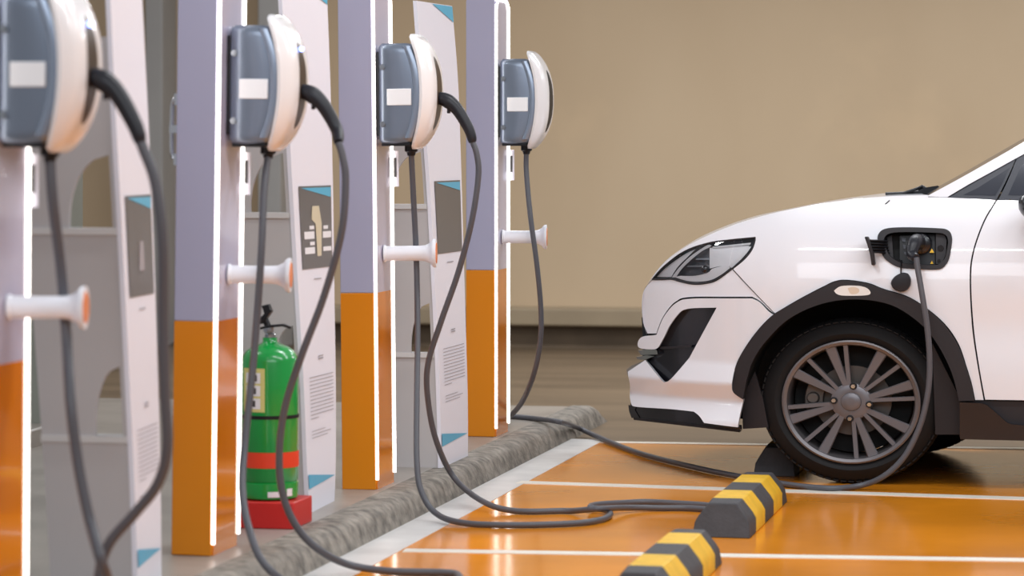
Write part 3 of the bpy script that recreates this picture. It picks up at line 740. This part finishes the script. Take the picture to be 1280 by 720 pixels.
# hood, windscreen, roof, tail: lofts across the car
def cross(name, left, crown, m, nu=24, bul=2.0, thick=0.012, up=(0, 0, 1)):
    b = BM(); rows = []
    for L, K in zip(left, crown):
        row = []
        for j in range(nu + 1):
            u = -1 + 2 * j / nu; w = 1 - abs(u) ** bul; yl = L.y
            row.append(Vector((L.x + (K.x - L.x) * w, YC + (YC - yl) * u, L.z + (K.z - L.z) * w)) - CARO)
        rows.append(row)
    G = [[b.verts.new(p) for p in r] for r in rows]
    for i in range(len(G) - 1):
        for j in range(nu): b.faces.new((G[i][j], G[i + 1][j], G[i + 1][j + 1], G[i][j + 1])).smooth = True
    flipto(b, up); o = raw(name, b, m, car)
    return o
def dense(pts, n): return cr(pts, n)
cl = [body_pt(p[0], p[1]) for p in cr([(p[0], p[1], 0) for p in CREST], 6)]
sl = [atY(p[0], p[1], YC - 0.25) for p in cr([(p[0], p[1], 0) for p in SIL], 6)]
hood = cross('hood', cl, sl, M_paint, bul=2.2)
# front face between the two bumper halves
nose = [body_pt(*p) for p in ((805, 364), (802.5, 385), (804, 404), (808, 418), (812, 430), (806, 448), (789, 470), (788, 490), (790, 506), (793, 523))]
cross('front_bumper', nose[:4], [p + Vector((-0.03, 0, 0.0)) for p in nose[:4]], M_paint, up=(-1, 0, 0))
cross('grille', [p + Vector((0.02, 0, 0)) for p in nose[2:7]], [p + Vector((-0.015, 0, 0)) for p in nose[2:7]], M_gloss, up=(-1, 0, 0))
cross('front_apron', nose[6:], [p + Vector((-0.03, 0, 0)) for p in nose[6:]], M_paint, up=(-1, 0, 0))
# A-pillar and greenhouse
po = [hit(p[0], p[1]) for p in ((1158, 245.5), (1200, 222.8), (1240, 200.2), (1280, 177.5), (1330, 150.5))]
pi_ = [hit(p[0], p[1]) for p in ((1184, 246.5), (1210, 231), (1240, 214.5), (1280, 192.5), (1330, 166))]
sl_o = (po[-1] - po[-2]).normalized()
pe = po + [po[-1] + sl_o * 0.12]
roofl = [pe[-1] + Vector((0.15, 0.055)), Vector((0.55, 1.60)), Vector((1.1, 1.615)), Vector((1.7, 1.585)), Vector((2.25, 1.49))]
pil_in = pi_ + [Vector((pe[-1].x + 0.12, pe[-1].y - 0.06))] + [p + Vector((0, -0.06)) for p in roofl[1:]]
outer = [Vector((p.x, p.y)) for p in cr([(p.x, p.y, 0) for p in pe + roofl], 5)]
innr = [Vector((p.x, p.y)) for p in cr([(p.x, p.y, 0) for p in pil_in], 5)]
panel('a_pillar', outer + innr[::-1], M_paint, car, mirror=True, d=0.03)
qw = px2xz(segs([(1184.5, 246.3), (1210, 231.2), (1240, 214.8), (1270, 198)], [(1270, 198), (1258, 225), (1245.5, 249.3)], [(1245.5, 249.3), (1184.5, 246.3)]))
q1 = panel('quarter_window', qw, M_frame, car, off=0.006, mirror=True, d=0.03)
qg = px2xz(segs([(1222, 235), (1262, 209.5)], [(1262, 209.5), (1252, 231), (1244, 244.5)], [(1244, 244.5), (1204, 243.5)]))
panel('quarter_glass', qg, M_glass, q1, off=0.0045, rim=0.002)
fw = px2xz(segs([(1271, 198), (1260, 225), (1248, 249.6)])) + [Vector((0.45, zb)), Vector((0.5, 1.53))] + [p for p in innr[::-1] if hit(1272, 198).x < p.x < 0.49]
q2 = panel('door_window_frame', fw, M_frame, car, off=0.006, mirror=True, d=0.04)
dg = px2xz(segs([(1278, 204), (1268, 226), (1260, 244)])) + [Vector((0.40, zb + 0.02)), Vector((0.43, 1.47)), Vector((pe[-1].x + 0.16, pe[-1].y - 0.10))]
panel('door_glass', dg, M_glass, q2, off=0.0045, rim=0.002)
panel('rear_window', [Vector(p) for p in ((0.46, zb), (0.51, 1.53), (1.1, 1.545), (1.7, 1.515), (2.2, 1.43), (2.45, 1.14), (1.45, zb + 0.005))], M_glass, car, off=0.006, mirror=True, d=0.06)
pl3 = [Vector((p.x, ysurf(p.x, p.y), p.y)) for p in cr([(q.x, q.y, 0) for q in pe], 3)]
cross('windscreen', pl3, [p + Vector((-0.03, 0, 0.012)) for p in pl3], M_glass)
rf3 = [Vector((p.x, ysurf(p.x, p.y), p.y)) for p in cr([(q.x, q.y, 0) for q in [pe[-1]] + roofl], 4)]
cross('roof', rf3, [p + Vector((-0.01, 0, 0.04)) for p in rf3], M_paint)
tl3 = [Vector((x, ysurf(x, z), z)) for x, z in ((2.25, 1.49), (2.45, 1.3), (2.66, 1.15), (2.72, 0.7), (2.66, 0.34))]
cross('tailgate', tl3, [p + Vector((0.05, 0, 0)) for p in tl3], M_paint, up=(1, 0, 0))
cw = [body_pt(*p) for p in ((1105, 252), (1135, 249), (1160, 247))]
cross('cowl', [p + Vector((0.02, 0, -0.005)) for p in cw], [Vector((p.x + 0.06, p.y, p.z + 0.012)) for p in cw], M_black)
# wipers
Yw = 12.15
b = BM(); tube(b, [atY(1107, 242.8, Yw), atY(1125, 242.2, Yw), atY(1148, 240.5, Yw + 0.02)], 0.008, 8); tube(b, [atY(1128, 242, Yw), atY(1143, 237, Yw), atY(1152, 233.5, Yw + 0.02)], 0.006, 8)
tube(b, [atY(1142, 242, Yw + 0.05), atY(1153, 233.5, Yw + 0.05), atY(1160, 238, Yw + 0.05)], 0.009, 8)
rr = [[atY(x, y, Yw + dy) for x, y, dy in ((x0, y0, 0), (x1, y1, 0), (x1, y1, 0.3), (x0, y0, 0.3))] for x0, y0, x1, y1 in ((1142, 241, 1146, 244.5), (1156, 234.5, 1160, 244.5), (1172, 232, 1174, 243), (1176, 234, 1178, 240))]
ring_loft(b, rr)
for v in b.verts: v.co -= CARO
fixn(b); obj('wiper', b, M_black, car, smooth=True)
# hood shut line at the cowl
p0, p1 = body_pt(1112, 250.5, -0.001), body_pt(1106.5, 255.5, -0.001); b = BM(); tube(b, [p0 - CARO, p1 - CARO], 0.0022, 6); obj('hood_seam', b, M_dark, car)
# mirror (just its front edge enters the frame)
b = BM(); bmesh.ops.create_icosphere(b, subdivisions=3, radius=1.0)
mc = atY(1314, 262, YS - 0.06)
for v in b.verts: v.co = Vector((v.co.x * 0.125 * (1.0 if v.co.x < 0 else 0.5), v.co.y * 0.12, v.co.z * 0.075 - 0.02 * v.co.x)) + mc - CARO
mr = obj('side_mirror', b, M_gloss, car, smooth=True)
b = BM(); tube(b, [mc - CARO + Vector((0, 0.05, -0.05)), mc - CARO + Vector((0.02, 0.2, -0.06))], 0.03, 10); obj('mirror_stalk', b, M_black, mr, smooth=True)
b = BM(); 
# headlight
HL = segs([(815.5, 349), (830, 333), (855, 314.5), (885, 304), (915, 299.8), (944, 297)], [(944, 297), (943.5, 302), (940, 312), (930, 324), (912, 338), (895, 350), (880, 354), (865, 354.5), (850, 351.5), (839, 348.5), (827, 349), (815.5, 349)])[:-1]
hl_xz = px2xz(HL)
hl = panel('headlight', hl_xz, M_lampd, car, off=0.045, rim=-0.04, d=0.02)
def lamp(name, pp, m, off, d=0.015, rim=0.01): return panel(name, px2xz(pp), m, hl, off=off, rim=rim, d=d)
lamp('lamp_reflector', segs([(886, 310), (936, 307)], [(936, 307), (924, 322), (912, 334)], [(912, 334), (900, 333), (886, 336)], [(886, 336), (886, 310)]), M_lens, 0.022)
lamp('lamp_bezel', segs([(842, 346.5), (862, 352), (885, 351), (900, 344), (912, 335)], [(912, 335), (905, 332.5), (890, 336), (884, 341), (868, 345), (850, 345)]), M_lens, 0.016)
lamp('turn_signal', segs([(820, 346.5), (833, 333.5), (856, 317.5), (868, 312)], [(868, 312), (858, 322), (846, 334), (838, 346.5)], [(838, 346.5), (820, 346.5)]), M_lens, 0.020)
lamp('lamp_strip', segs([(839, 347), (848, 335), (862, 321), (880, 308.5), (886, 306)], [(886, 306), (888, 308), (876, 314.5), (862, 326), (851, 337), (844, 347)]), M_iconw, 0.012)
for yy in (324, 333): lamp('lamp_fin', [(870 - (yy - 324) * 1.2, yy - 0.8), (885.5, yy - 1.2), (885.5, yy + 1.0), (868 - (yy - 324) * 1.2, yy + 1.0)], M_screw, 0.02, rim=0.006)
b = BM(); pj = body_pt(881, 337, 0.012) - CARO; bmesh.ops.create_uvsphere(b, u_segments=16, v_segments=10, radius=0.016, matrix=Matrix.Translation(pj)); obj('projector', b, M_gloss, hl, smooth=True)
lamp('lamp_strip', segs([(890, 308.5), (938, 303.5)], [(938, 303.5), (937, 306)], [(937, 306), (890, 310.5)]), M_iconw, 0.014)
lamp('lamp_bezel', segs([(910, 333), (922, 320), (934, 309)], [(934, 309), (938, 309), (928, 322), (914, 335)]), M_lens, 0.014)
lens = panel('lens', hl_xz, M_clear, hl, off=0.002, rim=0.003, d=0.02)
def outline_tube(name, L, r, m, parent, off=0.0, closed=True):
    P = [body_pt(p[0], p[1], off) - CARO for p in L]
    if closed: P.append(P[0])
    b = BM(); tube(b, P, r, 8); return obj(name, b, m, parent, smooth=True)
outline_tube('lamp_seal', HL, 0.0032, M_clad, hl, 0.003)
# charge port
prt = thing('charge_port', None, None); prt.parent = car
pin = [(1143.5 + (p[0] - 1143.5) * 0.86 + 1.5, 311 + (p[1] - 311) * 0.78) for p in PORT]
pin_xz = px2xz(cr([(p[0], p[1], 0) for p in pin], 4, closed=True))
panel('port_frame', port_xz, M_clad, prt, off=-0.006, holes=[pin_xz], d=0.012, rim=0.06)
panel('port_floor', px2xz(cr([(p[0], p[1], 0) for p in PORT], 4, closed=True)), M_dark, prt, off=0.06, d=0.03, rim=0.005)
def portbit(name, pp, m, off, rim=0.02): return panel(name, px2xz(pp), m, prt, off=off, rim=rim, d=0.02)
portbit('port_cover_plate', [(1169.5, 292), (1180, 293), (1183, 300), (1182, 318), (1177, 330), (1169.5, 330)], M_clad, 0.012)
portbit('socket_block', [(1124, 295), (1168, 293), (1168, 331), (1128, 331), (1124, 324)], M_black, 0.028)
portbit('hinge_plate', [(1108, 297), (1114, 294), (1116, 325), (1110, 320)], M_clad, 0.03)
portbit('warning_sign', [(1164.5, 311), (1167.5, 316), (1161.5, 316)], M_yel, 0.012, 0.002); portbit('warning_sign', [(1164.5, 326), (1166.5, 330), (1162.5, 330)], M_yel, 0.012, 0.002)
for xx, yy, r_ in ((1175.5, 310.5, 0.012), (1173.5, 326, 0.006)):
    c = body_pt(xx, yy, 0.012) - CARO; b = BM(); cyl(b, c, c + Vector((0, -0.006, 0)), r_, r_ * 0.9, 16); fixn(b); obj('bolt', b, M_black, prt, smooth=True)
for (x0, y0, x1, y1) in ((1126, 297, 1132, 303), (1128, 306, 1132, 312), (1129, 315, 1133, 319)): portbit('socket_clip', [(x0, y0), (x1, y0 + 1), (x1 - 1, y1), (x0 + 1, y1 - 1)], M_frame, 0.024, 0.006)
c = body_pt(1151, 305, 0.03) - CARO; b = BM(); lathe(b, [(0, 0.042), (0.012, 0.042), (0.03, 0.038), (0.034, 0.03)], c, (0, -1, 0), 28); fixn(b); obj('socket_collar', b, M_gloss, prt, smooth=True)
# flap, open to the front, with ribbed hinge
Yo = YS - 0.10
b = BM(); rr = []
for (x0, y0, x1, y1) in ((1080.5, 296, 1084.5, 295.5), (1084, 306, 1088, 305), (1087.5, 318, 1091.5, 317), (1089.5, 332, 1093.5, 331)):
    rr.append([atY(x0, y0, Yo - 0.02), atY(x1, y1, Yo - 0.02), atY(x1 + 1.5, y1, Yo + 0.12), atY(x0 + 1.5, y0, Yo + 0.12)])
ring_loft(b, rr)
for v in b.verts: v.co -= CARO
fixn(b); fl = obj('charge_flap', b, M_clad, prt, bevel=0.004)
b = BM()
for k in range(5):
    y0 = 300.5 + k * 3.6; sh = (0, 0, 0.6, 1.4, 2.2)[k]
    tube(b, [atY(1086 + sh, y0, Yo + 0.03) - CARO, atY(1098, y0 + 0.4, Yo + 0.07) - CARO, atY(1109 + sh, y0 + 1.4, YS + 0.05) - CARO], 0.0042, 8)
rr = [[atY(x, y0, Yv) - CARO for x, y0, Yv in ((x_, 300, Y_ + 0.012), (x_, 316, Y_ + 0.012), (x_, 316, Y_ + 0.02), (x_, 300, Y_ + 0.02))] for x_, Y_ in ((1088, Yo + 0.03), (1098, Yo + 0.07), (1109, YS + 0.05))]
ring_loft(b, rr); fixn(b); obj('flap_hinge', b, M_black, prt, smooth=True)
# hanging rubber cap
Yh = YS - 0.006
b = BM(); cap = cr([(p[0], p[1], 0) for p in ((1126, 341.5), (1134, 341.5), (1138.5, 348), (1138, 357), (1133, 363), (1125, 364.5), (1117, 361), (1113.5, 353.5), (1118, 346))], 4, closed=True)
def capm(dy, k=1.0):
    return [atY(1126.5 + (p[0] - 1126.5) * k, 353 + (p[1] - 353) * k, Yh + dy) - CARO for p in cap]
ring_loft(b, [capm(0.012, 0.97), capm(0.0, 1.0), capm(-0.018, 1.0), capm(-0.024, 0.92), capm(-0.026, 0.5)]); fixn(b)
hc = obj('hanging_cap', b, M_plug, prt, smooth=True, angle=40)
b = BM(); tube(b, [atY(1127, 326, YS + 0.03) - CARO, atY(1126.3, 334, Yh - 0.015) - CARO, atY(1126, 343, Yh - 0.008) - CARO], 0.003, 8); obj('cap_cord', b, M_black, hc, smooth=True)

# ------------------------------------------------------------------ wheels
STRETCH = 1.12
def rim_dir(px, py):
    dx, dy = (px - 375) / 305.0, -(py - 345) / 272.0; return math.atan2(dy, dx)
BROAD = [(515, 120), (640, 265), (620, 460), (480, 600), (245, 580), (105, 430), (125, 220), (285, 110)]
THIN = [(590, 180), (665, 325), (575, 540), (400, 605), (170, 525), (90, 375), (185, 160), (350, 90)]
def wheel_mesh(parent, x, yface, s, spokes=True):
    """s=+1: outer face looks to -Y (near side)"""
    w = bpy.data.objects.new('wheel', None); C.objects.link(w); w.parent = parent; w.location = Vector((x, yface, 0.322)) - CARO; w.scale = (1, s, 1)
    def W(bm, smooth=True):
        for v in bm.verts: v.co.x *= STRETCH
        return bm
    R, ri = 0.319, 0.236
    b = BM(); prof = [(0.20, ri), (0.20, ri + 0.03), (0.205, R - 0.06), (0.195, R - 0.018), (0.175, R - 0.003), (0.10, R), (0.035, R - 0.003), (0.015, R - 0.018), (0.002, R - 0.05), (0.0, ri + 0.028), (0.006, ri + 0.012), (0.014, ri + 0.002), (0.2, ri)]
    lathe(b, prof, (0, 0, 0), (0, 1, 0), 96, caps=False); fixn(b)
    ty = obj('tyre', W(b), M_tyre, w, smooth=True, angle=35)
    b = BM()
    for k in range(72):   # tread blocks at both shoulders
        a = 2 * PI * k / 72
        for y0, y1 in ((0.012, 0.06), (0.07, 0.13), (0.14, 0.19)):
            da = 0.03; rr = []
            for aa in (a - da, a + da):
                rr.append([Vector((r * math.cos(aa), y, r * math.sin(aa))) for r, y in ((R - 0.012, y0), (R - 0.012, y1), (R + 0.001 - (0.008 if y1 > 0.18 else 0), y1), (R + 0.001 - (0.0085 if y0 < 0.02 else 0), y0))])
            ring_loft(b, rr)
    fixn(b); obj('tread', W(b), M_tyre, ty)
    b = BM(); lathe(b, [(0.02, ri + 0.004), (0.0, ri + 0.003), (-0.003, ri - 0.003), (0.001, ri - 0.014), (0.014, ri - 0.019), (0.05, ri - 0.022), (0.18, ri - 0.026), (0.18, ri)], (0, 0, 0), (0, 1, 0), 96, caps=False); fixn(b)
    obj('rim', W(b), M_rim2, w, smooth=True, angle=40)
    if spokes:
        b = BM()
        def spoke(a_out, a_in, w0, w1, r0=0.048, r1=0.232):
            p0 = Vector((r0 * math.cos(a_in), 0.012, r0 * math.sin(a_in))); p1 = Vector((r1 * math.cos(a_out), 0.006, r1 * math.sin(a_out)))
            d = (p1 - p0).normalized(); n = Vector((-d.z, 0, d.x)); rr = []
            for t, wd in ((0, w0), (0.15, w0), (0.9, w1), (1.0, w1 * 1.1)):
                p = p0.lerp(p1, t); p.y += 0.014 * math.sin(PI * t) * 0.3
                rr.append([p - n * wd + Vector((0, 0.004, 0)), p - n * wd * 0.8, p + n * wd * 0.8, p + n * wd + Vector((0, 0.004, 0)), p + n * wd * 0.8 + Vector((0, 0.04, 0)), p - n * wd * 0.8 + Vector((0, 0.04, 0))])
            ring_loft(b, rr)
        for (q, r_) in zip(BROAD, THIN):
            ab, at = rim_dir(*q), rim_dir(*r_); dlt = math.atan2(math.sin(at - ab), math.cos(at - ab)); am = ab + dlt * 0.5
            spoke(ab, am - dlt * 0.30, 0.0115, 0.0195); spoke(at, am + dlt * 0.34, 0.0085, 0.009)
        fixn(b); obj('spokes', W(b), M_rim, w, smooth=True, angle=30)
        b = BM(); lathe(b, [(0.05, 0.073), (0.016, 0.071), (0.011, 0.062), (0.012, 0.036), (0.006, 0.034), (0.003, 0.028), (0.002, 0.012)], (0, 0, 0), (0, 1, 0), 40); fixn(b)
        hb = obj('hub', W(b), M_rim, w, smooth=True, angle=35)
        for (qx, qy) in ((385, 275), (457, 355), (370, 420), (298, 340)):
            dx, dz = (qx - 375) / 305.0 * ri, -(qy - 345) / 272.0 * ri
            b = BM(); cyl(b, (dx, 0.012, dz), (dx, 0.004, dz), 0.0135, 0.0125, 16); fixn(b); o = obj('nut_seat', W(b), M_black, hb, smooth=True)
            b = BM(); cyl(b, (dx, 0.006, dz), (dx, -0.003, dz), 0.0085, 0.008, 6); fixn(b); obj('wheel_nut', W(b), M_chrome, hb)
    b = BM(); lathe(b, [(0.085, 0.135), (0.1, 0.135)], (0, 0, 0), (0, 1, 0), 48); fixn(b); obj('brake_disc', W(b), M_disc, w, smooth=True)
    b = BM()
    for k in range(9):
        a0 = PI - 0.45 + 0.9 * k / 8
    rr = [[Vector((r * math.cos(a), y, r * math.sin(a))) for r, y in ((0.10, 0.055), (0.165, 0.055), (0.165, 0.11), (0.10, 0.11))] for a in [2.6 + 0.9 * k / 8 for k in range(9)]]
    ring_loft(b, rr); cyl(b, (-0.135, 0.06, 0.01), (-0.135, 0.035, 0.01), 0.024, 0.02, 16); fixn(b); obj('brake_caliper', W(b), M_disc, w, bevel=0.004)
    b = BM(); lathe(b, [(0.12, 0.205), (0.125, 0.205)], (0, 0, 0), (0, 1, 0), 48); fixn(b); obj('dust_shield', W(b), M_dark, w)
    return w
wheel_mesh(car, -1.128, 11.775, 1); wheel_mesh(car, -0.975, 13.2, -1)
wheel_mesh(car, 1.78, 11.775, 1); wheel_mesh(car, 1.78, 2 * YC - 11.775, -1)

# ------------------------------------------------------------------ the cable that feeds the car
Y = POST[3][1]
pc = body_pt(1148, 302, 0.03)
hp = [pc, pc + Vector((-0.003, -0.06, 0.0)), pc + Vector((-0.010, -0.115, -0.008)), pc + Vector((-0.016, -0.145, -0.045)), atY(1145.5, 322, YS - 0.115)]
cable(3, P3([local(3, 0.105, 0, 1.20), (658, 215, Y), (663, 270, Y - 0.045), (671, 330, Y - 0.045), (676, 385, Y - 0.02), (675.5, 425, Y), (668, 465, Y + 0.05), (655, 498, Y + 0.15), (642, 516, Y + 0.25), (632, 523, Y + 0.40), (622, 524, 0, KH + 0.012), (622, 520, 0, KH + 0.012), (640, 520.5, 0, KH + 0.012), (668, 523, 0, KH + 0.012), (700, 527.5, 0, KH + 0.02), (722, 534.5, 0, 0.045), (745, 545, 0, 0.02), (800, 567, 0, 0.014), (870, 585, 0, 0.014),
             (930, 597, 0, 0.014), (985, 606, 0, 0.014), (1035, 610.5, 0, 0.015), (1075, 607, 11.60), (1105, 595, 11.58), (1131, 570, 11.57), (1150, 532, 11.57), (1160, 490, 11.57), (1162, 450, 11.57), (1159, 410, 11.57), (1153, 370, 11.57), (1147, 335, YS - 0.12), hp[-1]]), 0.0112, hp)

# ------------------------------------------------------------------ light
w = bpy.data.worlds.new('World'); bpy.context.scene.world = w; w.use_nodes = True
bg = w.node_tree.nodes['Background']; bg.inputs[0].default_value = (0.92, 0.95, 1.0, 1); bg.inputs[1].default_value = 0.34
def area(name, loc, rot, sx, sy, power, col=(0.96, 0.98, 1.0)):
    l = bpy.data.lights.new(name, 'AREA'); l.shape = 'RECTANGLE'; l.size = sx; l.size_y = sy; l.energy = power; l.color = col
    o = bpy.data.objects.new(name, l); o.location = loc; o.rotation_euler = rot; C.objects.link(o); return o
for (x, y) in ((-1.0, 7.6), (1.6, 7.6), (-1.0, 10.2), (1.6, 10.2), (-0.6, 14.0), (2.4, 14.0), (-5.2, 9.0), (-5.2, 13.0), (-4.0, 16.4), (-1.0, 16.4), (2.2, 16.4)):
    area('tube_lamp', (x, y, 3.4), (0, 0, 0), 2.2, 0.12, 64 if y > 15 else 42)
area('front_fill', (0.3, 1.5, 4.0), (math.radians(68), 0, math.radians(3)), 7, 2.0, 190, (0.86, 0.93, 1.0))  # added fill light high above the camera, brightens the car side; not an opening

# ------------------------------------------------------------------ camera
cd = bpy.data.cameras.new('Camera'); cam = bpy.data.objects.new('Camera', cd); C.objects.link(cam)
cam.location = CAM; cam.rotation_euler = (math.radians(90), 0, TH)
cd.sensor_width = 36; cd.lens = 36 * F / 1280; cd.shift_y = -(360 - HOR) / 1280
cd.dof.use_dof = True; cd.dof.focus_distance = 11.9; cd.dof.aperture_fstop = 3.0
cd.clip_start = 0.1; cd.clip_end = 200
sc = bpy.context.scene; sc.camera = cam
sc.view_settings.view_transform = 'Standard'; sc.view_settings.look = 'None'; sc.view_settings.gamma = 1; sc.view_settings.use_curve_mapping = False
sc.view_settings.exposure = 0.1
